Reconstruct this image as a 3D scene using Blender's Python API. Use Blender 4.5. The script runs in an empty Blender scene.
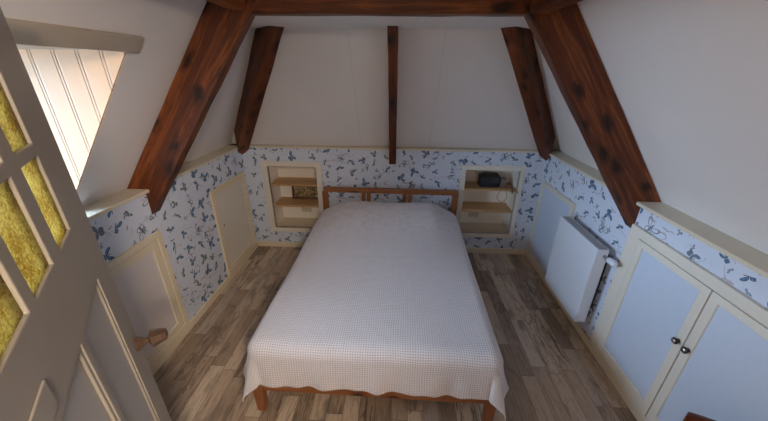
import bpy, bmesh, math, random
from mathutils import Vector, Matrix, Euler
random.seed(7)
C = bpy.context.scene.collection
PI = math.pi

# ------------------------------------------------------------------ node helpers
class T:
    """Small expression builder over a material's node tree."""
    def __init__(s, name):
        s.m = bpy.data.materials.new(name); s.m.use_nodes = True
        s.nt = s.m.node_tree; s.n = s.nt.nodes; s.l = s.nt.links
        s.b = s.n['Principled BSDF']; s.out = s.n['Material Output']
    def put(s, sock, v):
        if hasattr(v, 'is_linked') or isinstance(v, bpy.types.NodeSocket): s.l.new(v, sock)
        elif isinstance(v, (tuple, list)) and len(v) == 3 and sock.type == 'RGBA': sock.default_value = (*v, 1)
        else: sock.default_value = v
    def M(s, op, a, b=None, c=None, clamp=False):
        n = s.n.new('ShaderNodeMath'); n.operation = op; n.use_clamp = clamp
        for i, v in enumerate((a, b, c)):
            if v is not None: s.put(n.inputs[i], v)
        return n.outputs[0]
    def add(s, a, b): return s.M('ADD', a, b)
    def sub(s, a, b): return s.M('SUBTRACT', a, b)
    def mul(s, a, b): return s.M('MULTIPLY', a, b)
    def div(s, a, b): return s.M('DIVIDE', a, b)
    def lt(s, a, b): return s.M('LESS_THAN', a, b)
    def gt(s, a, b): return s.M('GREATER_THAN', a, b)
    def mx(s, a, b): return s.M('MAXIMUM', a, b)
    def mn(s, a, b): return s.M('MINIMUM', a, b)
    def ab(s, a): return s.M('ABSOLUTE', a)
    def fl(s, a): return s.M('FLOOR', a)
    def hyp(s, a, b): return s.M('SQRT', s.add(s.mul(a, a), s.mul(b, b)))
    def xyz(s, x=0., y=0., z=0.):
        n = s.n.new('ShaderNodeCombineXYZ')
        for i, v in enumerate((x, y, z)): s.put(n.inputs[i], v)
        return n.outputs[0]
    def sep(s, v):
        n = s.n.new('ShaderNodeSeparateXYZ'); s.put(n.inputs[0], v); return n.outputs
    def obj(s): return s.n.new('ShaderNodeTexCoord').outputs['Object']
    def uv(s): return s.n.new('ShaderNodeTexCoord').outputs['UV']
    def rand(s):
        return s.n.new('ShaderNodeObjectInfo').outputs['Random']
    def white(s, v):
        n = s.n.new('ShaderNodeTexWhiteNoise'); n.noise_dimensions = '3D'; s.put(n.inputs['Vector'], v)
        return n.outputs['Value'], n.outputs['Color']
    def noise(s, v, scale, detail=3., rough=.5, dist=0.):
        n = s.n.new('ShaderNodeTexNoise'); s.put(n.inputs['Vector'], v)
        n.inputs['Scale'].default_value = scale; n.inputs['Detail'].default_value = detail
        n.inputs['Roughness'].default_value = rough; n.inputs['Distortion'].default_value = dist
        return n.outputs['Fac'] if 'Fac' in n.outputs else n.outputs[0]
    def voro(s, v, scale, feature='F1', out='Distance'):
        n = s.n.new('ShaderNodeTexVoronoi'); n.feature = feature; s.put(n.inputs['Vector'], v)
        n.inputs['Scale'].default_value = scale
        return n.outputs[out]
    def mix(s, f, a, b, mode='MIX'):
        n = s.n.new('ShaderNodeMix'); n.data_type = 'RGBA'; n.blend_type = mode
        s.put(n.inputs[0], f)
        for i, v in ((6, a), (7, b)): s.put(n.inputs[i], v)
        return n.outputs[2]
    def ramp(s, f, stops, interp='LINEAR'):
        n = s.n.new('ShaderNodeValToRGB'); s.put(n.inputs[0], f); e = n.color_ramp.elements
        n.color_ramp.interpolation = interp
        while len(e) < len(stops): e.new(.5)
        for el, (p, c) in zip(e, stops): el.position = p; el.color = (*c, 1)
        return n.outputs[0]
    def smooth(s, v, lo, hi):
        n = s.n.new('ShaderNodeMapRange'); n.interpolation_type = 'SMOOTHSTEP'
        s.put(n.inputs[0], v); n.inputs[1].default_value = lo; n.inputs[2].default_value = hi
        return n.outputs[0]
    def bump(s, h, strength=.2, dist=.01):
        n = s.n.new('ShaderNodeBump'); s.put(n.inputs['Height'], h)
        n.inputs['Strength'].default_value = strength; n.inputs['Distance'].default_value = dist
        s.l.new(n.outputs[0], s.b.inputs['Normal'])
    def set(s, **k):
        for n, v in k.items(): s.put(s.b.inputs[n.replace('_', ' ')], v)
        return s.m

def m_plain(name, col, rough=.5, var=.04, metal=0., bump=0., scale=30.):
    t = T(name); o = t.obj()
    f = t.noise(o, scale, 3)
    c = t.mix(f, tuple(x * (1 - var) for x in col), tuple(min(1, x * (1 + var)) for x in col))
    if bump: t.bump(t.noise(o, scale * 3, 2), bump, .004)
    return t.set(Base_Color=c, Roughness=rough, Metallic=metal)

def m_plaster():
    t = T('white_painted_plaster'); o = t.obj()
    f = t.noise(o, 2.2, 4); c = t.mix(f, (.71, .69, .685), (.78, .755, .745))
    t.bump(t.add(t.noise(o, 7, 3), t.mul(t.noise(o, 70, 2), .25)), .22, .01)
    return t.set(Base_Color=c, Roughness=.75)

def m_back_plaster():
    """Same paint, with the two faint joints between the plasterboards of the back slope."""
    t = T('white_painted_plasterboard'); o = t.obj(); x, y, z = t.sep(o)
    f = t.noise(o, 2.2, 4); c = t.mix(f, (.71, .69, .685), (.78, .755, .745))
    j = t.mn(t.ab(t.add(x, t.add(.37, t.mul(t.noise(o, 3, 1), .02)))), t.ab(t.sub(x, t.add(.30, t.mul(t.noise(o, 2.3, 1), .02)))))
    c = t.mix(t.mul(t.sub(1., t.smooth(j, .001, .006)), .22), c, (.40, .38, .37))
    t.bump(t.add(t.noise(o, 7, 3), t.mul(t.noise(o, 70, 2), .25)), .22, .01)
    return t.set(Base_Color=c, Roughness=.75)

def m_paper(axis, seed):
    """Pale wallpaper printed with blue butterflies and thin twigs."""
    t = T('butterfly_wallpaper'); x, y, z = t.sep(t.obj())
    u = x if axis == 'x' else y
    col = t.mix(t.noise(t.xyz(u, z, seed), 3.5, 3), (.56, .635, .76), (.64, .70, .81))
    # twigs
    p = t.xyz(u, t.mul(z, 1.9), seed * 3.1)
    tw = t.sub(1., t.smooth(t.ab(t.sub(t.noise(p, 4.2, 2, .5, .6), .5)), .004, .013))
    gate = t.gt(t.noise(p, 9., 1), .52)
    col = t.mix(t.mul(t.mul(tw, gate), .75), col, (.38, .28, .30))
    tw2 = t.sub(1., t.smooth(t.ab(t.sub(t.noise(t.xyz(t.mul(u, 1.3), z, seed + 9.), 6.5, 1, .5, .9), .47)), .003, .012))
    col = t.mix(t.mul(t.mul(tw2, t.gt(t.noise(p, 12., 1), .53)), .5), col, (.40, .44, .50))
    def layer(col, s, off, size, chance, dark, mid, alpha):
        pu = t.add(t.div(u, s), off); cu0 = t.fl(pu)
        pv = t.add(t.div(z, s), t.add(off * 1.7, t.mul(t.M('MODULO', cu0, 2.), .5)))
        cv = t.fl(pv)
        r, rc = t.white(t.xyz(cu0, cv, seed + off)); r1, r2, r3 = t.sep(rc)
        lx = t.sub(t.sub(t.sub(pu, cu0), .5), t.mul(t.sub(r1, .5), .45))
        ly = t.sub(t.sub(t.sub(pv, cv), .5), t.mul(t.sub(r2, .5), .45))
        a = t.mul(r3, 6.283); ca, sa = t.M('COSINE', a), t.M('SINE', a)
        X = t.sub(t.mul(lx, ca), t.mul(ly, sa)); Y = t.add(t.mul(lx, sa), t.mul(ly, ca))
        sz = t.mul(t.add(.75, t.mul(r, .5)), size)
        X = t.div(X, t.mul(sz, t.add(.60, t.mul(r1, .40)))); Y = t.div(Y, sz)
        side = t.gt(r2, .42)                                            # most are drawn from the side, wings folded up
        ax = t.add(t.mul(t.ab(X), t.sub(1., side)), t.mul(t.add(X, .45), side))
        up = t.hyp(t.div(t.sub(ax, .52), .52), t.div(t.sub(t.sub(Y, .05), t.mul(ax, .62)), t.add(.16, t.mul(ax, .30))))
        lo = t.hyp(t.div(t.sub(ax, .27), .28), t.div(t.add(Y, .34), .32))
        d = t.mn(up, lo)
        body = t.mul(t.lt(t.ab(ax), .07), t.lt(t.ab(Y), .6))
        wing = t.sub(1., t.smooth(d, .9, 1.02))
        rim = t.smooth(d, .55, .85)
        vein = t.smooth(t.noise(t.xyz(t.mul(X, 1.), t.mul(Y, 1.), t.add(cu0, cv)), 5., 2), .48, .66)
        wc = t.mix(t.mx(t.mul(rim, .8), vein), mid, dark)
        wc = t.mix(t.mul(t.gt(r3, .66), .6), wc, (.15, .165, .18))          # some are grey-black
        on = t.lt(r, chance)
        outline = t.gt(r1, .86)                                          # some are only drawn in outline
        w2 = t.mul(wing, t.sub(1., t.mul(outline, t.sub(1., rim))))
        k = t.mul(t.mul(t.mx(w2, body), on), alpha)
        return t.mix(k, col, wc)
    col = layer(col, .128, .31, .37, .97, (.012, .02, .045), (.09, .23, .44), .97)
    col = layer(col, .098, 7.77, .26, .55, (.03, .04, .065), (.20, .27, .40), .85)
    return t.set(Base_Color=col, Roughness=.7)

def m_wood(name, c_dark, c_mid, c_light, scale=1., rough=.42, knots=True, seed=0., coat=0., cr=.25):
    """Timber with its grain along the object's own X axis."""
    t = T(name); x, y, z = t.sep(t.obj()); r = t.add(t.mul(t.rand(), 37.), seed)
    p = t.xyz(t.add(t.mul(x, .55 * scale), r), t.mul(y, 4.5 * scale), t.mul(z, 4.5 * scale))
    warp = t.noise(p, 1.6, 3, .55, .4)
    g = t.noise(t.xyz(t.mul(x, 1.1 * scale), t.add(t.mul(y, 30 * scale), t.mul(warp, 9.)), t.mul(z, 30 * scale)), 1.5, 4, .6)
    c = t.ramp(t.add(t.mul(g, .55), t.mul(warp, .5)), [(.3, c_dark), (.52, c_mid), (.75, c_light)])
    if knots:
        q = t.add(t.mul(t.noise(t.xyz(t.mul(x, 9.), t.mul(y, 9.), t.mul(z, 9.)), 1., 2), .35), 0.)
        kp = t.xyz(t.add(t.add(t.mul(x, 4.2), r), q), t.add(t.mul(t.add(y, z), 8.5), q), 0.)
        vn = t.n.new('ShaderNodeTexVoronoi'); vn.voronoi_dimensions = '2D'; t.put(vn.inputs['Vector'], kp); vn.inputs['Scale'].default_value = 1.
        d = t.add(vn.outputs['Distance'], t.mul(t.sub(t.noise(t.xyz(t.mul(x, 14.), t.mul(y, 45.), t.mul(z, 45.)), 1., 3, .65), .5), .42)); kr, _g, _b = t.sep(vn.outputs['Color'])
        on = t.gt(kr, .42)
        halo = t.mul(t.sub(1., t.smooth(d, .12, .40)), on); core = t.mul(t.sub(1., t.smooth(d, .04, .22)), on)
        c = t.mix(t.mul(halo, .6), c, c_dark)
        c = t.mix(t.mul(core, .9), c, tuple(v * .22 for v in c_dark))
    t.bump(g, .12, .004)
    t.b.inputs['Specular IOR Level'].default_value = .3
    return t.set(Base_Color=c, Roughness=rough, Coat_Weight=coat, Coat_Roughness=cr)

def m_floor():
    """Weathered-look laminate: narrow strips running away from the door."""
    t = T('weathered_plank_laminate'); x, y, z = t.sep(t.obj())
    px = t.div(x, .098); ix = t.fl(px)
    r0, _ = t.white(t.xyz(ix, 3., 1.))
    py = t.add(t.div(y, t.add(.42, t.mul(r0, .35))), t.mul(r0, 13.)); iy = t.fl(py)
    r, rc = t.white(t.xyz(ix, iy, 5.)); r1, r2, r3 = t.sep(rc)
    base = t.ramp(r, [(0., (.22, .165, .125)), (.15, (.36, .265, .19)), (.38, (.50, .385, .285)), (.6, (.57, .45, .335)), (.82, (.61, .495, .385)), (1., (.40, .33, .275))])
    gp = t.xyz(t.add(t.mul(x, 42.), t.mul(r1, 50.)), t.add(t.mul(y, 2.2), t.mul(r2, 40.)), r3)
    g = t.noise(gp, 1., 5, .62, .8)
    worn = t.add(.35, t.mul(t.smooth(r2, .45, .8), .65))              # some boards are printed far more worn than others
    c = t.mix(t.mul(t.smooth(g, .50, .66), t.mul(worn, .85)), base, (.085, .058, .042))
    crk = t.sub(1., t.smooth(t.ab(t.sub(t.noise(t.xyz(t.add(t.mul(x, 16.), t.mul(r1, 30.)), t.add(t.mul(y, 3.2), t.mul(r2, 20.)), r), 1., 3, .6, 1.2), .5)), .006, .03))
    c = t.mix(t.mul(crk, t.mul(worn, .7)), c, (.10, .07, .05))
    blot = t.noise(t.xyz(t.mul(x, 9.), t.mul(y, 3.), t.mul(r, 9.)), 1., 4, .6, .5)
    c = t.mix(t.mul(t.smooth(blot, .50, .66), .6), c, (.14, .112, .092))
    c = t.mix(t.mul(t.smooth(t.sub(1., blot), .56, .75), .45), c, (.50, .44, .37))
    fx = t.sub(px, ix); fy = t.sub(py, iy)
    seam = t.mx(t.mx(t.lt(fx, .018), t.gt(fx, .982)), t.lt(fy, .006))
    c = t.mix(t.mul(seam, .6), c, (.05, .04, .033))
    t.bump(t.sub(t.mul(g, -.4), t.mul(seam, .6)), .25, .003)
    return t.set(Base_Color=c, Roughness=t.add(.33, t.mul(g, .2)))

def m_cloth():
    """White cotton with an open crocheted waffle."""
    t = T('crocheted_white_cotton'); u, v, w = t.sep(t.uv())
    wob = t.mul(t.sub(t.noise(t.xyz(u, v, 0.), 5., 2), .5), .02)
    k = 2 * PI / .0135
    su = t.M('SINE', t.mul(t.add(u, wob), k)); sv = t.M('SINE', t.mul(t.add(v, wob), k))
    hole = t.mul(t.mul(t.add(su, 1.), .5), t.mul(t.add(sv, 1.), .5))
    plain = t.smooth(t.add(v, t.mul(t.sub(t.noise(t.xyz(u, v, 2.), 6., 2), .5), .15)), .1, .5)      # towards the pillows the mesh closes up into a flower pattern
    flower = t.smooth(t.noise(t.xyz(t.ab(u), v, 4.), 9., 3, .5, 1.5), .45, .62)
    a = t.mul(t.mul(hole, t.sub(1., t.mul(plain, .8))), t.add(.55, t.mul(t.noise(t.xyz(u, v, 5.), 16., 3), .9)))
    c = t.mix(t.mul(t.smooth(a, .22, .8), .62), (.72, .705, .76), (.20, .195, .225))
    c = t.mix(t.mul(t.mul(flower, plain), .42), c, (.52, .50, .55))
    band = t.sub(1., t.smooth(t.ab(t.sub(v, -.02)), .004, .012))
    c = t.mix(t.mul(band, .12), c, (.5, .48, .52))
    c = t.mix(t.mul(t.smooth(t.noise(t.xyz(u, v, 7.), 2., 2), .4, .7), .15), c, (.70, .68, .72))
    t.bump(t.add(t.mul(a, -1.), t.mul(t.mul(flower, plain), .5)), .55, .006)
    return t.set(Base_Color=c, Roughness=.95, Sheen_Weight=.2)

def m_amber():
    t = T('hammered_amber_glass'); o = t.obj()
    n = t.noise(o, 150., 2, .6, .8); big = t.noise(o, 18., 2)
    t.bump(n, .9, .006)
    c = t.mix(t.smooth(t.add(t.mul(n, .6), t.mul(big, .4)), .40, .60), (.45, .24, .015), (1., .80, .28))
    t.set(Base_Color=c, Roughness=.28, IOR=1.3)
    t.b.inputs['Transmission Weight'].default_value = 1.
    tr = t.n.new('ShaderNodeBsdfTranslucent'); t.put(tr.inputs[0], c)
    ms = t.n.new('ShaderNodeMixShader'); ms.inputs[0].default_value = .5
    t.l.new(t.b.outputs[0], ms.inputs[1]); t.l.new(tr.outputs[0], ms.inputs[2]); t.l.new(ms.outputs[0], t.out.inputs[0])
    return t.m

def m_clear():
    t = T('clear_window_glass'); tr = t.n.new('ShaderNodeBsdfTransparent'); gl = t.n.new('ShaderNodeBsdfGlossy')
    gl.inputs['Roughness'].default_value = .02
    ms = t.n.new('ShaderNodeMixShader'); ms.inputs[0].default_value = .06
    t.l.new(tr.outputs[0], ms.inputs[1]); t.l.new(gl.outputs[0], ms.inputs[2]); t.l.new(ms.outputs[0], t.out.inputs[0])
    return t.m

def m_boards():
    t = T('cream_beaded_boards'); x, y, z = t.sep(t.obj())
    p = t.div(t.add(x, 5.009), .108); f = t.sub(p, t.fl(p))
    g1 = t.sub(1., t.smooth(t.ab(t.sub(f, .44)), .02, .05)); g2 = t.sub(1., t.smooth(t.ab(t.sub(f, .56)), .02, .05))
    g = t.mx(g1, g2)
    c = t.mix(t.mul(g, .6), (.80, .53, .32), (.34, .20, .11))
    t.bump(t.mul(g, -1.), .5, .006)
    return t.set(Base_Color=c, Roughness=.5)

def m_mosaic():
    t = T('gold_and_brown_print'); o = t.obj()
    a = t.noise(o, 32., 4, .7, 1.2); v = t.voro(o, 45.)
    c = t.ramp(t.add(t.mul(a, .8), t.mul(v, .3)), [(.36, (.03, .02, .016)), (.5, (.12, .075, .035)), (.60, (.36, .26, .11)), (.75, (.55, .50, .40))])
    return t.set(Base_Color=c, Roughness=.45)

def m_grille():
    t = T('radiator_grille_metal'); x, y, z = t.sep(t.obj())
    p = t.div(y, .0125); f = t.sub(p, t.fl(p)); q = t.lt(t.ab(t.sub(f, .5)), .27)
    c = t.mix(t.mul(q, .75), (.50, .50, .51), (.07, .07, .075))
    return t.set(Base_Color=c, Roughness=.45)

MAT = dict(
    plaster=m_plaster(), plaster_back=m_back_plaster(), floor=m_floor(), cloth=m_cloth(), amber=m_amber(), clear=m_clear(), boards=m_boards(), mosaic=m_mosaic(), grille=m_grille(),
    paper_l=m_paper('y', 2.), paper_r=m_paper('y', 11.), paper_b=m_paper('x', 5.),
    cream=m_plain('cream_gloss_paint', (.70, .62, .475), .38), cream2=m_plain('pale_cream_paint', (.70, .67, .595), .42),
    white=m_plain('white_satin_paint', (.54, .63, .77), .45), rad=m_plain('white_enamel', (.66, .71, .80), .3, .01),
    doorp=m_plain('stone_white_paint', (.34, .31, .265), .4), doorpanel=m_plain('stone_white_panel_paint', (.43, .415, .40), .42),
    beam=m_wood('red_brown_stained_timber', (.026, .006, .0025), (.10, .024, .0055), (.33, .094, .018), 1., .5, True, 3., .12, .3),
    pine=m_wood('oiled_pine', (.15, .050, .018), (.26, .098, .036), (.36, .155, .062), 1.6, .42, True, 1.),
    oak=m_wood('light_oak_board', (.42, .25, .115), (.55, .35, .17), (.64, .43, .23), 1.8, .45, False, 2.),
    mahog=m_wood('dark_polished_mahogany', (.03, .007, .004), (.075, .017, .009), (.12, .032, .016), 2., .25, False, 4., .5),
    knobwood=m_wood('turned_brown_wood', (.03, .017, .010), (.075, .042, .026), (.13, .078, .05), 5., .3, False, 5., .4),
    darkwood=m_plain('dark_brown_wood', (.085, .04, .02), .4, .2), chrome=m_plain('polished_steel', (.62, .62, .64), .18, .02, 1.),
    darkmetal=m_plain('dark_metal', (.06, .06, .07), .35, .05, .8), black=m_plain('black_plastic', (.014, .014, .017), .4, .1),
    grey=m_plain('grey_brown_plastic', (.20, .17, .145), .5), strap=m_plain('brown_leather', (.24, .15, .075), .6, .15),
    cable=m_plain('beige_cable', (.42, .34, .26), .5), socket=m_plain('ivory_plastic', (.72, .66, .55), .35, .01), hole=m_plain('dark_socket_hole', (.05, .04, .035), .6),
    mattress=m_plain('white_ticking', (.75, .74, .72), .9), display=m_plain('smoked_display', (.03, .035, .04), .12),
    white2=m_plain('warm_white_satin_paint', (.66, .62, .61), .45),
    ledge=m_plain('beige_cream_paint', (.64, .585, .475), .45),
    lining=m_plain('ivory_white_paint', (.86, .82, .75), .5),
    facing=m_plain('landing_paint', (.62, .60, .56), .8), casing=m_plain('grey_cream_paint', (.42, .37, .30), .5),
)

# ------------------------------------------------------------------ mesh helpers
def bm_(): return bmesh.new()
def box(b, x0, x1, y0, y1, z0, z1):
    vs = [b.verts.new((x, y, z)) for z in (z0, z1) for y in (y0, y1) for x in (x0, x1)]
    for f in ((0, 2, 3, 1), (4, 5, 7, 6), (0, 1, 5, 4), (2, 6, 7, 3), (0, 4, 6, 2), (1, 3, 7, 5)): b.faces.new([vs[i] for i in f])
    return b
def hexa(b, bottom, top):
    vs = [b.verts.new(p) for p in bottom] + [b.verts.new(p) for p in top]
    for f in ((3, 2, 1, 0), (4, 5, 6, 7), (0, 1, 5, 4), (1, 2, 6, 5), (2, 3, 7, 6), (3, 0, 4, 7)): b.faces.new([vs[i] for i in f])
    return b
def prism(b, poly, ax, a0, a1):
    """Polygon of (p, q) pairs swept along axis ax ('x': p=y q=z, 'y': p=x q=z, 'z': p=x q=y)."""
    mk = {'x': lambda p, q, a: (a, p, q), 'y': lambda p, q, a: (p, a, q), 'z': lambda p, q, a: (p, q, a)}[ax]
    lo = [b.verts.new(mk(p, q, a0)) for p, q in poly]; hi = [b.verts.new(mk(p, q, a1)) for p, q in poly]
    b.faces.new(lo[::-1]); b.faces.new(hi); n = len(poly)
    for i in range(n): b.faces.new((lo[i], lo[(i + 1) % n], hi[(i + 1) % n], hi[i]))
    return b
def lathe(b, prof, axis, org, seg=20):
    """prof = [(r, h)...] turned about axis through org."""
    axis = Vector(axis).normalized(); q = Vector((0, 0, 1)).rotation_difference(axis); org = Vector(org); rings = []
    for r, h in prof:
        rings.append([b.verts.new(org + q @ Vector((r * math.cos(2 * PI * i / seg), r * math.sin(2 * PI * i / seg), h))) for i in range(seg)])
    for A, B in zip(rings, rings[1:]):
        for i in range(seg): b.faces.new((A[i], A[(i + 1) % seg], B[(i + 1) % seg], B[i]))
    b.faces.new(rings[0][::-1]); b.faces.new(rings[-1])
    return b
def tube(b, pts, r, seg=8):
    pts = [Vector(p) for p in pts]; rings = []; up = Vector((.13, .21, .97))
    for i, p in enumerate(pts):
        d = (pts[min(i + 1, len(pts) - 1)] - pts[max(i - 1, 0)]).normalized()
        s = d.cross(up).normalized(); u = s.cross(d)
        rings.append([b.verts.new(p + r * (s * math.cos(2 * PI * k / seg) + u * math.sin(2 * PI * k / seg))) for k in range(seg)])
    for A, B in zip(rings, rings[1:]):
        for i in range(seg): b.faces.new((A[i], A[(i + 1) % seg], B[(i + 1) % seg], B[i]))
    b.faces.new(rings[0][::-1]); b.faces.new(rings[-1])
    return b
def spline(ctrl, n=24):
    P = [Vector(p) for p in ctrl]; P = [2 * P[0] - P[1]] + P + [2 * P[-1] - P[-2]]; out = []
    for i in range(1, len(P) - 2):
        for k in range(n):
            t = k / n; a, c, d, e = P[i - 1], P[i], P[i + 1], P[i + 2]
            out.append(.5 * ((2 * c) + (d - a) * t + (2 * a - 5 * c + 4 * d - e) * t * t + (3 * c - a - 3 * d + e) * t ** 3))
    return out + [P[-2]]
def grid_wall(b, us, vs, holes, mk, t0, t1):
    """A slab with rectangular holes: cells (u, v) extruded between depths t0 and t1, through mk(u, v, t)."""
    us = sorted(set(us)); vs = sorted(set(vs)); solid = {}
    for i in range(len(us) - 1):
        for j in range(len(vs) - 1):
            cu, cv = (us[i] + us[i + 1]) / 2, (vs[j] + vs[j + 1]) / 2
            solid[i, j] = not any(h[0] < cu < h[1] and h[2] < cv < h[3] for h in holes)
    cache = {}
    def V(i, j, t):
        k = (i, j, t)
        if k not in cache: cache[k] = b.verts.new(mk(us[i], vs[j], t))
        return cache[k]
    for (i, j), s in solid.items():
        if not s: continue
        for t in (t0, t1): b.faces.new((V(i, j, t), V(i + 1, j, t), V(i + 1, j + 1, t), V(i, j + 1, t)))
        for di, dj, e in ((-1, 0, ((i, j), (i, j + 1))), (1, 0, ((i + 1, j), (i + 1, j + 1))), (0, -1, ((i, j), (i + 1, j))), (0, 1, ((i, j + 1), (i + 1, j + 1)))):
            if not solid.get((i + di, j + dj), False):
                (a, c), (d, f) = e; b.faces.new((V(a, c, t0), V(d, f, t0), V(d, f, t1), V(a, c, t1)))
    return b

def obj(name, b, mat, parent=None, bevel=0., smooth=False, mw=None):
    bmesh.ops.recalc_face_normals(b, faces=b.faces)
    me = bpy.data.meshes.new(name); b.to_mesh(me); b.free()
    me.materials.append(MAT[mat])
    if smooth:
        for p in me.polygons: p.use_smooth = True
    o = bpy.data.objects.new(name, me); C.objects.link(o)
    if parent is not None: o.parent = parent
    if mw is not None: o.matrix_world = mw
    if bevel:
        m = o.modifiers.new('edge', 'BEVEL'); m.width = bevel; m.segments = 2; m.limit_method = 'ANGLE'
    return o
def tag(o, label, cat, group=None):
    o['label'] = label; o['category'] = cat
    if group: o['group'] = group
    return o
def struct(o, label=None):
    o['kind'] = 'structure'
    if label: o['label'] = label
    return o
def thing(name, label, cat, loc=(0, 0, 0), group=None, mw=None):
    o = bpy.data.objects.new(name, None); C.objects.link(o); o.empty_display_size = .1
    o.location = loc
    if mw is not None: o.matrix_world = mw
    return tag(o, label, cat, group)

# ------------------------------------------------------------------ the room (metres; camera stands in the doorway)
XL, XR, YB, K = -1.63, 1.487, 3.16, 1.171        # knee walls and their height
ZC, ZN = 2.168, 2.30                             # flat ceiling behind / before the tie beam
SL = 1.345                                       # steepness of the roof slopes
xl = lambda z: -1.753 + (z - 1.19) / SL          # left slope
xr = lambda z: 1.602 - (z - 1.19) / SL           # right slope
yb = lambda z: 3.215 - (z - 1.19) / SL           # back slope
YE = -.35                                        # unseen right front wall, set back, its jamb placed to shade the right side
YF = .12                                         # inner face of the door wall

struct(obj('floor', box(bm_(), -1.75, 1.75, -2.1, 3.5, -.05, 0), 'floor'))
# niches in the back wall: (x0, x1, z0, z1)
NL, NR = (-1.378, -.862, .255, .976), (.703, 1.252, .255, .983)
b = bm_(); grid_wall(b, [XL - .08, XR + .08, NL[0], NL[1], NR[0], NR[1]], [0, K, NL[2], NL[3], NR[2], NR[3]], [NL, NR], lambda u, v, t: (u, t, v), YB, YB + .02)
struct(obj('wall_back', b, 'paper_b'))
struct(obj('wall_left', box(bm_(), XL - .06, XL, YF, YB, 0, K), 'paper_l'))
struct(obj('wall_right', box(bm_(), XR, XR + .06, YE, YB, 0, K), 'paper_r'))
struct(obj('wall_front', prism(bm_(), [(-1.75, .02), (-1.75, .12), (-.45, .12), (-.45, -.45), (-.55, -.45), (-.55, .02)], 'z', 0, 2.45), 'plaster'))
b = bm_(); grid_wall(b, [-.45, .42, 1.75], [0, 2.40, 2.45], [(-1, .42, -1, 2.40)], lambda u, v, t: (u, t, v), YE - .1, YE)  # unseen; jamb stands where it keeps the landing lamp off the right side
struct(obj('wall_front_right', b, 'plaster'))
struct(obj('wall_landing_left', box(bm_(), -.65, -.55, -2.0, -.35, 0, 2.45), 'facing'))
struct(obj('wall_landing_right', box(bm_(), 1.65, 1.75, -2.0, YE - .1, 0, 2.45), 'facing'))
struct(obj('wall_landing_back', box(bm_(), -.65, 1.75, -2.1, -2.0, 0, 2.45), 'facing'))
struct(obj('ceiling_landing', box(bm_(), -.65, 1.75, -2.1, YF, 2.45, 2.5), 'facing'))
# roof slopes (slabs of plasterboard)
YD0, YD1, ZD0, ZD1 = .17, 1.443, 1.19, 1.975     # dormer opening in the left slope
b = bm_(); grid_wall(b, [YF - .1, YD0 - .01, YD1 + .01, 3.4], [1.13, ZD0, ZD1 + .01, 2.36], [(YD0 - .01, YD1 + .01, ZD0, ZD1 + .01)], lambda u, v, t: (xl(v) - t, u, v), 0., .05)
struct(obj('ceiling_left', b, 'plaster'))
b = bm_(); grid_wall(b, [YE - .1, 3.4], [1.13, 2.36], [], lambda u, v, t: (xr(v) + t, u, v), 0., .05)
struct(obj('ceiling_right', b, 'plaster'))
b = bm_(); grid_wall(b, [XL - .25, XR + .25], [1.13, 2.30], [], lambda u, v, t: (u, yb(v) + t, v), 0., .05)
struct(obj('ceiling_back', b, 'plaster_back'))
struct(obj('ceiling', box(bm_(), -1.3, 1.2, 1.88, 2.75, ZC, ZC + .04), 'plaster'))
struct(obj('ceiling_front', box(bm_(), -1.1, 1.0, YE - .1, 1.88, ZN, ZN + .04), 'plaster'))
# shelves that cap the knee walls
cap = lambda: bm_()
struct(obj('trim_1', box(bm_(), xl(1.19) - .03, XL + .030, YF, 1.832, K, K + .022), 'ledge', bevel=.004))
struct(obj('trim_2', box(bm_(), xl(1.19) - .03, XL + .014, 1.90, YB + .10, K, K + .02), 'ledge', bevel=.004))
struct(obj('trim_3', box(bm_(), XR - .036, xr(1.19) + .03, YE, 1.832, K, K + .022), 'ledge', bevel=.004))
struct(obj('trim_4', box(bm_(), XR - .030, xr(1.19) + .03, 1.90, YB + .10, K, K + .02), 'ledge', bevel=.004))
struct(obj('trim_5', box(bm_(), XL - .2, XR + .2, YB - .014, 3.26, K, K + .02), 'ledge', bevel=.004))
# skirtings
def skirt(name, *a):
    struct(obj(name, box(bm_(), *a), 'cream', bevel=.005))
skirt('baseboard_left', XL, XL + .016, YF, YB, 0, .062)
skirt('baseboard_right', XR - .016, XR, YE, YB, 0, .062)
skirt('baseboard_back', XL, XR, YB - .016, YB, 0, .068)

# dormer: boarded cheek, sill, soffit and window on the left
XW = -2.42
struct(obj('wall_dormer_far', prism(bm_(), [(XW, 1.15), (xl(1.15) - .001, 1.15), (xl(ZD1) - .001, ZD1), (xl(ZD1) - .001, 1.984), (XW, 1.984)], 'y', YD1, YD1 + .0095), 'boards'))
struct(obj('wall_dormer_near', prism(bm_(), [(XW, 1.15), (xl(1.15) - .001, 1.15), (xl(ZD1) - .001, ZD1), (xl(ZD1) - .001, 1.984), (XW, 1.984)], 'y', YD0 - .0095, YD0), 'boards'))
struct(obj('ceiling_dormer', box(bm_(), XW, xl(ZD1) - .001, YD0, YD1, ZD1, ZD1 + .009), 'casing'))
struct(obj('trim_6', box(bm_(), XW, xl(1.19) - .03, YD0, YD1, 1.15, 1.19), 'cream2'))
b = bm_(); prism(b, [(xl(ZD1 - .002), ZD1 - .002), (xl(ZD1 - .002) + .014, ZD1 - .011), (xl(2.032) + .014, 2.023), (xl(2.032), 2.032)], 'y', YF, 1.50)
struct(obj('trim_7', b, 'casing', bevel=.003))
w = bm_(); grid_wall(w, [YD0, YD0 + .06, .85, .90, YD1 - .06, YD1], [1.19, 1.25, 1.92, ZD1], [(YD0 + .06, .85, 1.25, 1.92), (.90, YD1 - .06, 1.25, 1.92)], lambda u, v, t: (t, u, v), XW, XW + .05)
win = struct(obj('window_1', w, 'white'), 'white two light casement window in the dormer')
obj('glass_pane', box(bm_(), XW + .02, XW + .026, YD0 + .06, .85, 1.25, 1.92), 'clear', win)
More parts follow.
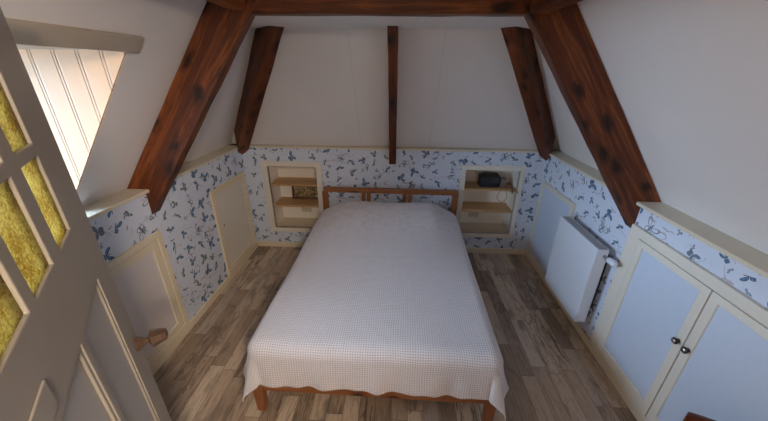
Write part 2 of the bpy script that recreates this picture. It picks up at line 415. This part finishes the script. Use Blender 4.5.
obj('glass_pane', box(bm_(), XW + .02, XW + .026, .90, YD1 - .06, 1.25, 1.92), 'clear', win)

# ------------------------------------------------------------------ exposed timbers
def beam(name, p0, p1, wid_axis, w, d, up, label, cat, cuts=()):
    """Bar whose underside's middle runs p0 to p1; w across wid_axis, d away from the room (along up)."""
    p0, p1 = Vector(p0), Vector(p1); X = (p1 - p0).normalized(); Y = Vector(wid_axis); Y = (Y - X * Y.dot(X)).normalized(); Z = X.cross(Y)
    if Z.dot(Vector(up)) < 0: Y = -Y; Z = -Z
    L = (p1 - p0).length; b = bm_()
    n = 14
    rings = []
    rnd = random.Random(name + label)
    for i in range(n + 1):
        j = lambda: rnd.uniform(-.0022, .0022)
        rings.append([b.verts.new((L * i / n, y + j(), z + (j() if z == 0 else 0))) for y, z in ((-w / 2, 0), (w / 2, 0), (w / 2, d), (-w / 2, d))])
    for A, B in zip(rings, rings[1:]):
        for i in range(4): b.faces.new((A[i], A[(i + 1) % 4], B[(i + 1) % 4], B[i]))
    b.faces.new(rings[0][::-1]); b.faces.new(rings[-1])
    mw = Matrix.Translation(p0) @ Matrix((X, Y, Z)).transposed().to_4x4()
    bmesh.ops.bevel(b, geom=[e for e in b.edges if len(e.link_faces) == 2 and e.calc_face_angle(0) > 1.2], offset=.004, segments=1, affect='EDGES')
    inv = mw.inverted()
    for co, no in cuts:                          # sawn off flush where it meets plaster, wall or ceiling
        r = bmesh.ops.bisect_plane(b, geom=b.verts[:] + b.edges[:] + b.faces[:], plane_co=inv @ Vector(co), plane_no=(inv.to_3x3() @ Vector(no)).normalized(), clear_outer=True)
        ed = [e for e in r['geom_cut'] if isinstance(e, bmesh.types.BMEdge)]
        if ed: bmesh.ops.contextual_create(b, geom=ed)
    o = obj(name, b, 'beam', mw=mw)
    o['kind'] = 'thing'
    return tag(o, label, cat)
CUT = dict(l=((xl(1.19) + .0015, 0, 1.19), (-1, 0, 1 / SL)), r=((xr(1.19) - .0015, 0, 1.19), (1, 0, 1 / SL)), b=((0, yb(1.19) - .0015, 1.19), (0, 1, 1 / SL)),
           wl=((XL + .001, 0, 0), (-1, 0, 0)), wr=((XR - .001, 0, 0), (1, 0, 0)), wb=((0, YB - .001, 0), (0, 1, 0)), c=((0, 0, ZC - .001), (0, 0, 1)), n=((0, 0, ZN - .001), (0, 0, 1)))
yR = (1.83 + 1.902) / 2; wR = .072
ui = .254                                        # horizontal distance from slope to the rafter's underside
dn = ui * math.sin(math.atan(SL)) - .004
zlo, zhi = .92, 2.30
beam('rafter', (xl(zlo) + ui, yR, zlo), (xl(zhi) + ui, yR, zhi), (0, 1, 0), wR, dn, (-1, 0, 1), 'wide knotty orange-brown sloping rafter on the left, nearest the door', 'beam', [CUT['l'], CUT['n']])
beam('rafter', (xr(zlo) - ui, yR, zlo), (xr(zhi) - ui, yR, zhi), (0, 1, 0), wR, dn, (1, 0, 1), 'wide dark red-brown sloping rafter on the right, ending above the cupboard', 'beam', [CUT['r'], CUT['n']])
t0, t1 = -.10, .81                               # hip rafters in the two back corners
bl, br_ = Vector((XL + .012, YB - .012, 1.105)), Vector((XR - .012, YB - .012, 1.105))
beam('hip_rafter', bl + Vector((1, -1, SL)) * t0, bl + Vector((1, -1, SL)) * t1, (1, 1, 0), .108, .15, (-1, 1, 1), 'dark hip rafter slanting up from the back left corner above the picture niche', 'beam', [CUT['l'], CUT['b'], CUT['wl'], CUT['wb'], CUT['c']])
beam('hip_rafter', br_ + Vector((-1, -1, SL)) * t0, br_ + Vector((-1, -1, SL)) * t1, (1, -1, 0), .108, .15, (1, 1, 1), 'dark hip rafter slanting up from the back right corner above the radio niche', 'beam', [CUT['r'], CUT['b'], CUT['wr'], CUT['wb'], CUT['c']])
c0 = Vector((-.056, YB, 1.022)); cd = Vector((0, -1, SL))
beam('rafter', c0 + cd * -.05, c0 + cd * .85, (1, 0, 0), .068, .145, (0, 1, 1), 'slim dark rafter on the back slope above the headboard', 'beam', [CUT['b'], CUT['c']])
beam('collar_beam', (xl(2.15) + .02, 1.866, 2.163), (xr(2.15) - .02, 1.866, 2.163), (0, 1, 0), .078, .14, (0, 0, 1), 'horizontal dark red-brown beam across the top joining both wide rafters', 'beam', [((xl(2.15) + ui + .004, 0, 2.15), (-1, 0, 1 / SL)), ((xr(2.15) - ui - .008, 0, 2.15), (1, 0, 1 / SL)), CUT['n']])
beam('ceiling_beam', (-.822, YF, 2.175), (-.822, 1.825, 2.175), (1, 0, 0), .065, .12, (0, 0, 1), 'short dark timber running off the left end of the top beam', 'beam')
beam('ceiling_beam', (.668, YF, 2.165), (.668, 1.825, 2.165), (1, 0, 0), .09, .13, (0, 0, 1), 'short dark timber running off the right end of the top beam', 'beam')

# ------------------------------------------------------------------ recessed shelves in the back wall
def niche(h, outer, label, cat):
    x0, x1, z0, z1 = h; ox0, ox1, oz0, oz1 = outer; D = .265
    t = thing('wall_niche', label, cat, ((x0 + x1) / 2, YB, z0))
    ox, oz = t.location.x, t.location.z
    def loc(b):
        bmesh.ops.translate(b, verts=b.verts, vec=(-ox, -YB, -oz)); return b
    b = bm_(); grid_wall(b, [ox0, ox1, x0, x1], [oz0, oz1, z0, z1], [(x0, x1, z0, z1)], lambda u, v, tt: (u, tt, v), YB - .016, YB); obj('surround', loc(b), 'cream2', t, .003)
    b = bm_()
    box(b, x0 - .015, x0, YB, YB + D, z0, z1); box(b, x1, x1 + .015, YB, YB + D, z0, z1); box(b, x0 - .015, x1 + .015, YB, YB + D, z1, z1 + .015)
    obj('side_lining', loc(b), 'lining', t)
    obj('back_panel', loc(box(bm_(), x0 - .015, x1 + .015, YB + D, YB + D + .01, z0 - .015, z1 + .015)), 'lining', t)
    obj('base_board', loc(box(bm_(), x0 - .015, x1 + .015, YB - .004, YB + D, z0 - .018, z0)), 'cream', t)
    for z in (.772, .524):
        obj('shelf', loc(box(bm_(), x0 + .001, x1 - .001, YB + .012, YB + D, z - .019, z)), 'oak', t, .002)
    return t
niche(NL, (-1.437, -.805, .205, 1.031), 'recessed cream shelf niche left of the bed holding a small framed picture', 'shelf')
niche(NR, (.652, 1.300, .207, 1.034), 'recessed cream shelf niche right of the bed holding a black radio', 'shelf')
def socket(x, z, label):
    t = thing('power_socket', label, 'socket', (x, YB + .265, z))
    obj('plate', box(bm_(), -.06, .06, -.012, 0, -.034, .034), 'socket', t, .004)
    for s in (-1, 1):
        ins = obj('outlet', lathe(bm_(), [(.023, 0), (.023, .003), (.021, .003), (.020, -.001)], (0, -1, 0), (s * .029, -.012, 0), 20), 'hole', t)
        obj('socket_face', lathe(bm_(), [(.019, 0), (.019, .001), (.012, .0012)], (0, -1, 0), (s * .029, -.0145, 0), 20), 'socket', ins)
    return t
socket(-1.085, .372, 'ivory double power socket at the back of the picture niche')
socket(.905, .366, 'ivory double power socket at the back of the radio niche')

t = thing('framed_picture', 'small dark-framed picture of mottled gold standing on a niche shelf', 'picture', (-1.055, YB + .20, .524))
rx = Matrix.Translation((-1.055, YB + .215, .524)) @ Matrix.Rotation(-.10, 4, 'X'); t.matrix_world = rx
b = bm_(); grid_wall(b, [-.17, .17, -.145, .145], [0, .205, .022, .183], [(-.145, .145, .022, .183)], lambda u, v, k: (u, k, v), -.008, .012); obj('frame', b, 'darkwood', t, .002)
obj('print', box(bm_(), -.146, .146, .0, .008, .021, .184), 'mosaic', t)

t = thing('clock_radio', 'black box-shaped radio on the upper shelf of the right niche', 'radio', (.985, YB + .115, .772))
obj('body', box(bm_(), -.105, .105, -.05, .06, .004, .128), 'black', t, .012)
obj('speaker_grille', box(bm_(), -.095, -.005, -.0525, -.049, .018, .108), 'darkmetal', t, .002)
obj('display', box(bm_(), .01, .092, -.0525, -.049, .05, .105), 'display', t, .002)
for k in range(3): obj('button', lathe(bm_(), [(.007, 0), (.007, .004), (.005, .006)], (0, -1, 0), (.022 + k * .025, -.05, .03), 12), 'darkmetal', t)
for s in (-1, 1): obj('foot', box(bm_(), s * .08 - .01, s * .08 + .01, -.03, .03, 0, .005), 'black', t)
h = bm_(); tube(h, spline([(-.085, .005, .122), (-.075, .005, .142), (0, .005, .15), (.075, .005, .142), (.085, .005, .122)], 6), .006); obj('handle', h, 'black', t, smooth=True)

t = thing('power_adapter', 'small grey-brown adapter with a looped cable beside the black radio', 'adapter', (1.125, YB + .10, .772))
obj('body', box(bm_(), -.026, .034, -.035, .045, 0, .098), 'grey', t, .006)
b = bm_(); tube(b, spline([(.0, -.036, .03), (-.01, -.07, .012), (-.03, -.094, -.004), (-.058, -.10, -.05), (-.062, -.10, -.10), (-.02, -.10, -.135), (.02, -.10, -.12), (.036, -.10, -.07), (.02, -.096, -.02), (.008, -.085, .006), (.008, -.036, .012)], 8), .0035); obj('cable', b, 'cable', t, smooth=True)
t = thing('leather_strap', 'brown folded strap lying at the front of the radio shelf', 'strap', (1.180, YB + .028, .772))
def ribbon(pts, w, th=.003):
    b = bm_(); P = [Vector(p) for p in pts]; R = []
    for i, p in enumerate(P):
        d = (P[min(i + 1, len(P) - 1)] - P[max(i - 1, 0)]).normalized(); s = d.cross(Vector((0, 0, 1))).normalized() * w / 2; u = s.cross(d).normalized() * th
        R.append([b.verts.new(q) for q in (p - s, p + s, p + s + u, p - s + u)])
    for A, B in zip(R, R[1:]):
        for i in range(4): b.faces.new((A[i], A[(i + 1) % 4], B[(i + 1) % 4], B[i]))
    b.faces.new(R[0][::-1]); b.faces.new(R[-1]); return b
obj('band', ribbon(spline([(-.03, .015, .004), (.0, -.01, .03), (.03, -.03, .026), (.06, -.05, .0), (.075, -.065, -.02)], 6), .024), 'strap', t)
obj('band', ribbon(spline([(-.022, .0, .008), (.0, -.02, .04), (.012, -.045, .02), (.02, -.058, -.018)], 6), .02), 'strap', t)

# ------------------------------------------------------------------ small doors in the knee walls
def panel_door(name, label, cat, side, y0, y1, z0, z1, fr, rail, mat_f='cream', mat_p='white', keyhole=None):
    """Framed flat panel on a knee wall; local x along the wall (+ = away from the door), z up, y out of the wall."""
    X = XL if side < 0 else XR
    t = thing(name, label, cat, (X - side * .0015, y0 if side < 0 else y1, 0))
    t.rotation_euler = (0, 0, PI / 2 if side < 0 else -PI / 2)
    W = y1 - y0; M = lambda u, v, k: (u, -k, v)
    # local +y points into the wall on both sides, so out of the wall is -y
    b = bm_(); grid_wall(b, [0, W, fr, W - fr], [z0, z1, z0 + fr, z1 - fr], [(fr, W - fr, z0 + fr, z1 - fr)], M, 0, .020); obj('architrave', b, mat_f, t, .003)
    e = fr + .004
    b = bm_(); grid_wall(b, [e, W - e, e + rail, W - e - rail], [z0 + e, z1 - e, z0 + e + rail, z1 - e - rail], [(e + rail, W - e - rail, z0 + e + rail, z1 - e - rail)], M, 0, .016)
    d = obj('door', b, mat_f, t, .003)
    obj('panel', box(bm_(), e + rail, W - e - rail, -.008, 0, z0 + e + rail, z1 - e - rail), mat_p, d)
    if keyhole:
        ku, kz = keyhole
        b = lathe(bm_(), [(.006, 0), (.006, .002)], (0, -1, 0), (ku, -.008, kz + .006), 12); box(b, ku - .003, ku + .003, -.0095, -.008, kz - .012, kz + .004); obj('keyhole', b, 'hole', d)
    return t
panel_door('eaves_door', 'cream framed low access door in the left wall, beside the open door', 'door', -1, 1.25, 1.829, .062, .898, .040, .055, 'cream', 'white2')
panel_door('eaves_door', 'cream low access door with a small keyhole in the left wall near the back corner', 'door', -1, 2.466, 3.102, .062, .934, .030, .032, 'cream', 'cream2', (.108, .56))
panel_door('eaves_door', 'cream framed low access door in the right wall, half behind the radiator', 'door', 1, 2.466, 3.102, .068, .908, .022, .022, 'cream2', 'white')

# big double cupboard on the right
t = thing('eaves_cupboard', 'cream double-door cupboard with round knobs built into the right wall', 'cupboard', (XR - .0015, 1.820, 0)); t.rotation_euler = (0, 0, -PI / 2)
M = lambda u, v, k: (u, -k, v); W = 1.820 - .66
b = bm_(); grid_wall(b, [0, W, .088, W - .09], [.064, 1.050, .084, .992], [(.088, W - .09, .084, .992)], M, 0, .022); obj('frame', b, 'cream2', t, .003)
dw = .488
for i in (0, 1):
    u0 = .090 + i * (dw + .001); u1 = u0 + dw - .005; z0, z1 = .087, .989
    s = .045
    b = bm_(); grid_wall(b, [u0, u1, u0 + s, u1 - s], [z0, z1, z0 + .078, z1 - .040], [(u0 + s, u1 - s, z0 + .078, z1 - .040)], M, .002, .024); d = obj('door', b, 'cream2', t, .003)
    obj('panel', box(bm_(), u0 + s - .002, u1 - s + .002, -.014, -.002, z0 + .076, z1 - .038), 'white', d)
    ku = u1 - .024 if i == 0 else u0 + .030
    k = obj('knob', lathe(bm_(), [(.011, 0), (.011, .004), (.006, .006), (.006, .010), (.013, .013), (.0175, .018), (.0175, .022), (.015, .026)], (0, -1, 0), (ku, -.024, .650), 20), 'darkmetal', d, smooth=True)
    obj('knob_cap', lathe(bm_(), [(.0135, 0), (.0135, .002), (.008, .0055)], (0, -1, 0), (ku, -.050, .650), 16), 'chrome', k, smooth=True)

# ------------------------------------------------------------------ radiator
xf, xk, ry0, ry1, rz0, rz1 = 1.345, 1.427, 1.872, 2.405, .20, .828
t = thing('radiator', 'white flat-fronted panel radiator on the right wall', 'radiator', ((xf + xk) / 2, (ry0 + ry1) / 2, 0)); ox, oy = t.location.x, t.location.y
def L(*a): return box(bm_(), a[0] - ox, a[1] - ox, a[2] - oy, a[3] - oy, a[4], a[5])
obj('front_panel', L(xf, xf + .014, ry0, ry1, rz0, rz1), 'rad', t, .005)
obj('back_panel', L(xk - .014, xk, ry0 + .004, ry1 - .004, rz0, rz1 - .004), 'rad', t, .003)
for y in (ry0, ry1 - .004): obj('side_panel', L(xf + .008, xk - .004, y, y + .004, rz0 + .004, rz1 - .002), 'rad', t)
obj('top_grille', L(xf + .012, xk - .012, ry0 + .004, ry1 - .004, rz1 - .008, rz1 - .003), 'grille', t)
b = bm_()
for k in range(24):
    y = ry0 + .02 + k * .0212; box(b, xf + .014 - ox, xk - .014 - ox, y - oy, y + .008 - oy, rz0 + .02, rz1 - .02)
obj('convector_fins', b, 'rad', t)
for y in (ry0 + .08, ry1 - .08): obj('wall_bracket', L(xk, XR - .001, y - .015, y + .015, rz0 + .08, rz1 - .08), 'darkmetal', t)
v = obj('valve_body', lathe(bm_(), [(.012, 0), (.012, .03), (.016, .032), (.016, .045)], (0, -1, 0), (xk - .025 - ox, ry0 - oy, .775), 16), 'chrome', t, smooth=True)
obj('thermostat_head', lathe(bm_(), [(.018, 0), (.021, .006), (.022, .045), (.019, .062), (.013, .068)], (.15, -1, 0), (xk - .022 - ox, ry0 - .040 - oy, .775), 20), 'rad', v, smooth=True)
b = bm_(); tube(b, spline([(xk - .025 - ox, ry0 - .022 - oy, .775), (xk - .005 - ox, ry0 - .022 - oy, .772), (xk + .015 - ox, ry0 - .022 - oy, .77), (1.458 - ox, ry0 - .022 - oy, .77)], 6), .0075, 10); obj('pipe', b, 'chrome', t, smooth=True)

# ------------------------------------------------------------------ bed
BX, HW, TURN = -.100, .70, -.012
t = thing('bed', 'brown pine double bed frame under the white crocheted bedspread', 'bed', (BX, 2.15, 0)); t.rotation_euler = (0, 0, TURN); oy = 2.15
def barx(name, x0, x1, y0, y1, z0, z1, par, bev=.004, axis='x'):
    """A timber piece with grain along its long axis (its own local X)."""
    c = Vector(((x0 + x1) / 2, (y0 + y1) / 2, (z0 + z1) / 2)); d = (x1 - x0, y1 - y0, z1 - z0)
    R = {'x': Matrix.Identity(4), 'y': Matrix.Rotation(PI / 2, 4, 'Z'), 'z': Matrix.Rotation(PI / 2, 4, 'Y')}[axis]
    e = {'x': d, 'y': (d[1], d[0], d[2]), 'z': (d[2], d[1], d[0])}[axis]
    o = obj(name, box(bm_(), -e[0] / 2, e[0] / 2, -e[1] / 2, e[1] / 2, -e[2] / 2, e[2] / 2), 'pine', par, bev)
    o.location = c; o.rotation_euler = {'x': (0, 0, 0), 'y': (0, 0, PI / 2), 'z': (0, PI / 2, 0)}[axis]
    return o
hd = barx('headboard', -HW, HW, 3.085 - oy, 3.11 - oy, .34, .46, t)
def sub(name, *a, axis='x'):
    o = barx(name, *a, hd, axis=axis); o.location = o.location - hd.location; return o
sub('top_rail', -HW + .01, HW + .012, 3.075 - oy, 3.12 - oy, .727, .777)
for x in (-HW + .022, HW - .008): sub('post', x - .028, x + .028, 3.075 - oy, 3.12 - oy, 0, .727, axis='z')
for x in (-.268, -.213, .166, .221): sub('slat', x - .02, x + .02, 3.088 - oy, 3.106 - oy, .45, .73, axis='z')
fy = 1.212
barx('foot_rail', -HW + .02, HW - .02, fy - oy, fy + .028 - oy, .183, .285, t)
for s in (-1, 1):
    xo = s * (HW - .022)
    b = bm_(); hexa(b, [(-.024, -.024, 0), (.024, -.024, 0), (.024, .024, 0), (-.024, .024, 0)], [(-.032, -.026, .29), (.032, -.026, .29), (.032, .032, .29), (-.032, .032, .29)])
    bmesh.ops.rotate(b, verts=b.verts, cent=(0, 0, 0), matrix=Matrix.Rotation(-PI / 2, 3, 'Y'))
    o = obj('leg', b, 'pine', t, .004); o.location = (xo, fy + .022 - oy, 0); o.rotation_euler = (0, PI / 2, 0)
    barx('side_rail', xo - .014, xo + .014, fy + .05 - oy, 3.08 - oy, .19, .33, t, axis='y')
for k in range(12): barx('bed_slat', -HW + .03, HW - .03, 1.36 + k * .14 - oy, 1.43 + k * .14 - oy, .30, .325, t)
obj('mattress', box(bm_(), -HW + .03, HW - .03, 1.26 - oy, 3.05 - oy, .325, .485), 'mattress', t, .04)

# bedspread: a cloth draped over mattress and pillows
def sm(a, b_, x):
    u = max(0., min(1., (x - a) / (b_ - a))); return u * u * (3 - 2 * u)
def bedspread():
    b = bm_(); uvl = b.loops.layers.uv.new('UVMap')
    y0, y1 = 1.198, 3.062; R = .08; drop = .236
    nu, nv = 150, 190
    Wt = HW + .014
    us = [-(Wt + drop) + 2 * (Wt + drop) * i / nu for i in range(nu + 1)]
    vs = [y0 - drop + (y1 + .10 - y0 + drop) * j / nv for j in range(nv + 1)]
    vd = {}
    for i, u in enumerate(us):
        for j, v in enumerate(vs):
            eu = max(0., abs(u) - (Wt - R)); ev = max(0., (y0 + R) - v); eb = max(0., v - (y1 - R))
            e = math.hypot(eu, max(ev, eb)); cx = max(-(Wt - R), min(Wt - R, u)); cy = max(y0 + R, min(y1 - R, v))
            # height of the stuffed bed: mattress, then the pillows
            pil = sm(1.9, 2.95, cy) * (1 - .08 * sm(2.95, 3.05, cy))
            side = 1 - .75 * sm(.42, .70, abs(u))
            h = .535 + .125 * pil * side + .012 * math.exp(-((cx + .36) / .25) ** 2) * pil + .012 * math.exp(-((cx - .36) / .25) ** 2) * pil
            h += .006 * math.sin(cx * 5 + cy * 3) * math.sin(cy * 4.1 - cx * 2)
            dx, dy = (math.copysign(eu, u), -ev + eb)
            n = math.hypot(dx, dy) or 1.; dx, dy = dx / n, dy / n
            if e <= 0: x, y, z = cx, cy, h
            else:
                a = min(e, R * PI / 2) / R; out = R * math.sin(a); dz = R * (1 - math.cos(a)); rest = max(0., e - R * PI / 2)
                corner = min(1., (eu * max(ev, eb)) / .012) if eu > 0 and max(ev, eb) > 0 else 0.
                s_ = cy * 1. if eu > max(ev, eb) else u
                fold = .010 * math.sin(s_ * 23 + 1.3) + .007 * math.sin(s_ * 41) if not corner else .02 * math.cos(math.atan2(max(ev, eb), eu) * 6)
                k = rest / .25
                out += rest * (.10 + .16 * corner) + fold * k
                dz += rest * .985 + (.004 * math.sin(s_ * 29 + 1.3) + .007 * math.sin(s_ * 6 + .4) + .004 * math.sin(s_ * 57)) * min(1, k) * (0 if corner else 1)
                x, y, z = cx + dx * out, cy + dy * out, h - dz
                if eb > 0: y = min(y, y1 + .004)
            vd[i, j] = (b.verts.new((x + BX - (y - 2.15) * TURN, y + x * TURN, max(z, .03))), u, v)
    for i in range(nu):
        for j in range(nv):
            q = [vd[i, j], vd[i + 1, j], vd[i + 1, j + 1], vd[i, j + 1]]
            f = b.faces.new([k[0] for k in q])
            for lp, k in zip(f.loops, q): lp[uvl].uv = (k[1], k[2] - 2.15)
    return b
o = obj('bedspread', bedspread(), 'cloth', smooth=True)
md = o.modifiers.new('thickness', 'SOLIDIFY'); md.thickness = .005; md.offset = -1
tag(o, 'off-white crocheted bedspread draped over the whole double bed', 'bedspread')

# ------------------------------------------------------------------ open room door with amber glass
Dv, Nv = Vector((.602, -.798, 0)).normalized(), Vector((.798, .602, 0)).normalized()
mw = Matrix.Translation((-.885, .782, 0)) @ Matrix((Dv, Nv, Vector((0, 0, 1)))).transposed().to_4x4()
S0, S1, TOP, TH = .030, .830, 2.05, .04
cols = [(.207, .318), (.380, .500), (.540, .668)]
rows = [(1.557, 1.730), (1.757, 1.935)]
pans = [(.168, .405, .22, 1.395), (.432, .672, .22, 1.395)]
holes = [(a, c, d, e) for a, c in cols for d, e in rows] + [(a, c, d, e) for a, c, d, e in pans]
b = bm_(); grid_wall(b, [S0, S1] + [k for h_ in holes for k in h_[:2]], [.01, TOP] + [k for h_ in holes for k in h_[2:]], holes, lambda u, v, k: (u, k, v), -TH, 0)
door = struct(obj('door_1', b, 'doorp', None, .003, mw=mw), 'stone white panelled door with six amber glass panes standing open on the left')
for a, c in cols:
    for d, e in rows:
        g = obj('glass_pane', box(bm_(), a - .004, c + .004, -.013, -.006, d - .004, e + .004), 'amber', door)
        g['label'] = 'amber hammered glass pane'
for a, c, d, e in pans:
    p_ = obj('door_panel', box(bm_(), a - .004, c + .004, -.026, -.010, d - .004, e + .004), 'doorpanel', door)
    mb = bm_(); s = .013; grid_wall(mb, [a, c, a + s, c - s], [d, e, d + s, e - s], [(a + s, c - s, d + s, e - s)], lambda u, v, k: (u, k, v), -.010, -.003); obj('moulding', mb, 'doorp', p_, .003)
obj('rail_strip', box(bm_(), .605, S1, 0, .004, 1.425, 1.476), 'doorp', door, .003)
k = obj('door_knob', lathe(bm_(), [(.026, 0), (.024, .006), (.016, .018), (.010, .026), (.0095, .034), (.018, .038), (.030, .044), (.024, .070), (.019, .084), (.010, .088)], (0, 1, 0), (.080, 0, 1.082), 8), 'knobwood', door)
k['label'] = 'turned brown wooden knob'
obj('door_knob', lathe(bm_(), [(.024, 0), (.023, .004), (.010, .022), (.0085, .034), (.021, .050), (.024, .060), (.012, .077)], (0, -1, 0), (.080, -TH, 1.082), 12), 'knobwood', door)
for z in (.25, 1.75): obj('hinge', lathe(bm_(), [(.006, 0), (.006, .08)], (0, 0, 1), (S1 + .004, .0, z), 10), 'chrome', door)

# ------------------------------------------------------------------ dark wooden chair whose back just shows at bottom right
t = thing('wooden_chair', 'dark polished red-brown chair whose curved back corner shows before the cupboard', 'chair', (1.232, .70, 0)); t.rotation_euler = (0, 0, -.75)
def cb(b, name, par=t, bev=.006): return obj(name, b, 'mahog', par, bev)
ctz = .652
b = bm_(); R = []
for i in range(17):
    u = i / 16; x = -.155 + .31 * u; top = ctz + .030 * math.sin(PI * min(1., .10 + u * .8)) ; y = .10 + .018 * math.sin(PI * u)
    R.append([b.verts.new(q) for q in ((x, y - .011, top - .075), (x, y + .011, top - .075), (x, y + .011, top), (x, y - .011, top))])
for A, B in zip(R, R[1:]):
    for i in range(4): b.faces.new((A[i], A[(i + 1) % 4], B[(i + 1) % 4], B[i]))
b.faces.new(R[0][::-1]); b.faces.new(R[-1]); cb(b, 'crest_rail')
for s in (-1, 1):
    cb(hexa(bm_(), [(s * .135 - .013, .087, 0), (s * .135 + .013, .087, 0), (s * .135 + .013, .113, 0), (s * .135 - .013, .113, 0)], [(s * .14 - .012, .09, ctz - .06), (s * .14 + .012, .09, ctz - .06), (s * .14 + .012, .112, ctz - .06), (s * .14 - .012, .112, ctz - .06)]), 'rear_leg')
    cb(hexa(bm_(), [(s * .14 - .011, -.171, 0), (s * .14 + .011, -.171, 0), (s * .14 + .011, -.149, 0), (s * .14 - .011, -.149, 0)], [(s * .135 - .014, -.165, .36), (s * .135 + .014, -.165, .36), (s * .135 + .014, -.137, .36), (s * .135 - .014, -.137, .36)]), 'front_leg')
for k_ in range(3): cb(box(bm_(), -.07 + k_ * .07 - .012, -.07 + k_ * .07 + .012, .094, .106, .38, ctz - .05), 'back_slat')
cb(box(bm_(), -.165, .165, -.185, .085, .36, .382), 'seat', bev=.009)

# ------------------------------------------------------------------ light
W_ = bpy.data.worlds.new('sky'); bpy.context.scene.world = W_; W_.use_nodes = True
bg = W_.node_tree.nodes['Background']; bg.inputs[0].default_value = (.80, .88, 1., 1); bg.inputs[1].default_value = .8
def area(name, loc, target, sx, sy, power, col, spread=PI):
    d = bpy.data.lights.new(name, 'AREA'); d.shape = 'RECTANGLE'; d.size = sx; d.size_y = sy; d.energy = power; d.color = col; d.spread = spread
    o = bpy.data.objects.new(name, d); C.objects.link(o); o.location = loc
    o.rotation_euler = (Vector(target) - Vector(loc)).to_track_quat('-Z', 'Y').to_euler(); return o
area('dormer_daylight', (-4.8, .55, 2.9), (-1.6, .8, 1.55), 5., 3.2, 2900, (.55, .75, 1.))
area('landing_lamp', (.60, -.88, 2.42), (-.6, 1.4, .4), .40, .40, 150, (1., .80, .62))

# ------------------------------------------------------------------ camera
H_, f_px = 1.9, 313.733; p_, y_, r_ = math.radians(23.9077), math.radians(2.53796), math.radians(-.52469)
fw = Vector((-math.sin(y_) * math.cos(p_), math.cos(y_) * math.cos(p_), -math.sin(p_))); rt = Vector((math.cos(y_), math.sin(y_), 0)); dnv = fw.cross(rt)
c_, s_ = math.cos(r_), math.sin(r_); R0 = c_ * rt + s_ * dnv; D0 = -s_ * rt + c_ * dnv
cam = bpy.data.cameras.new('camera'); co = bpy.data.objects.new('camera', cam); C.objects.link(co)
co.matrix_world = Matrix.Translation((0, 0, H_)) @ Matrix((R0, -D0, -fw)).transposed().to_4x4()
cam.sensor_fit = 'HORIZONTAL'; cam.sensor_width = 36; cam.lens = f_px * 36 / 768; cam.clip_start = .02
S = bpy.context.scene; S.camera = co
S.view_settings.view_transform = 'Standard'; S.view_settings.look = 'None'; S.view_settings.gamma = 1; S.view_settings.exposure = -.26; S.view_settings.use_curve_mapping = False
try:
    S.cycles.use_denoising = True; S.cycles.max_bounces = 12; S.cycles.diffuse_bounces = 8; S.cycles.transmission_bounces = 8; S.cycles.sample_clamp_indirect = 6
except Exception: pass
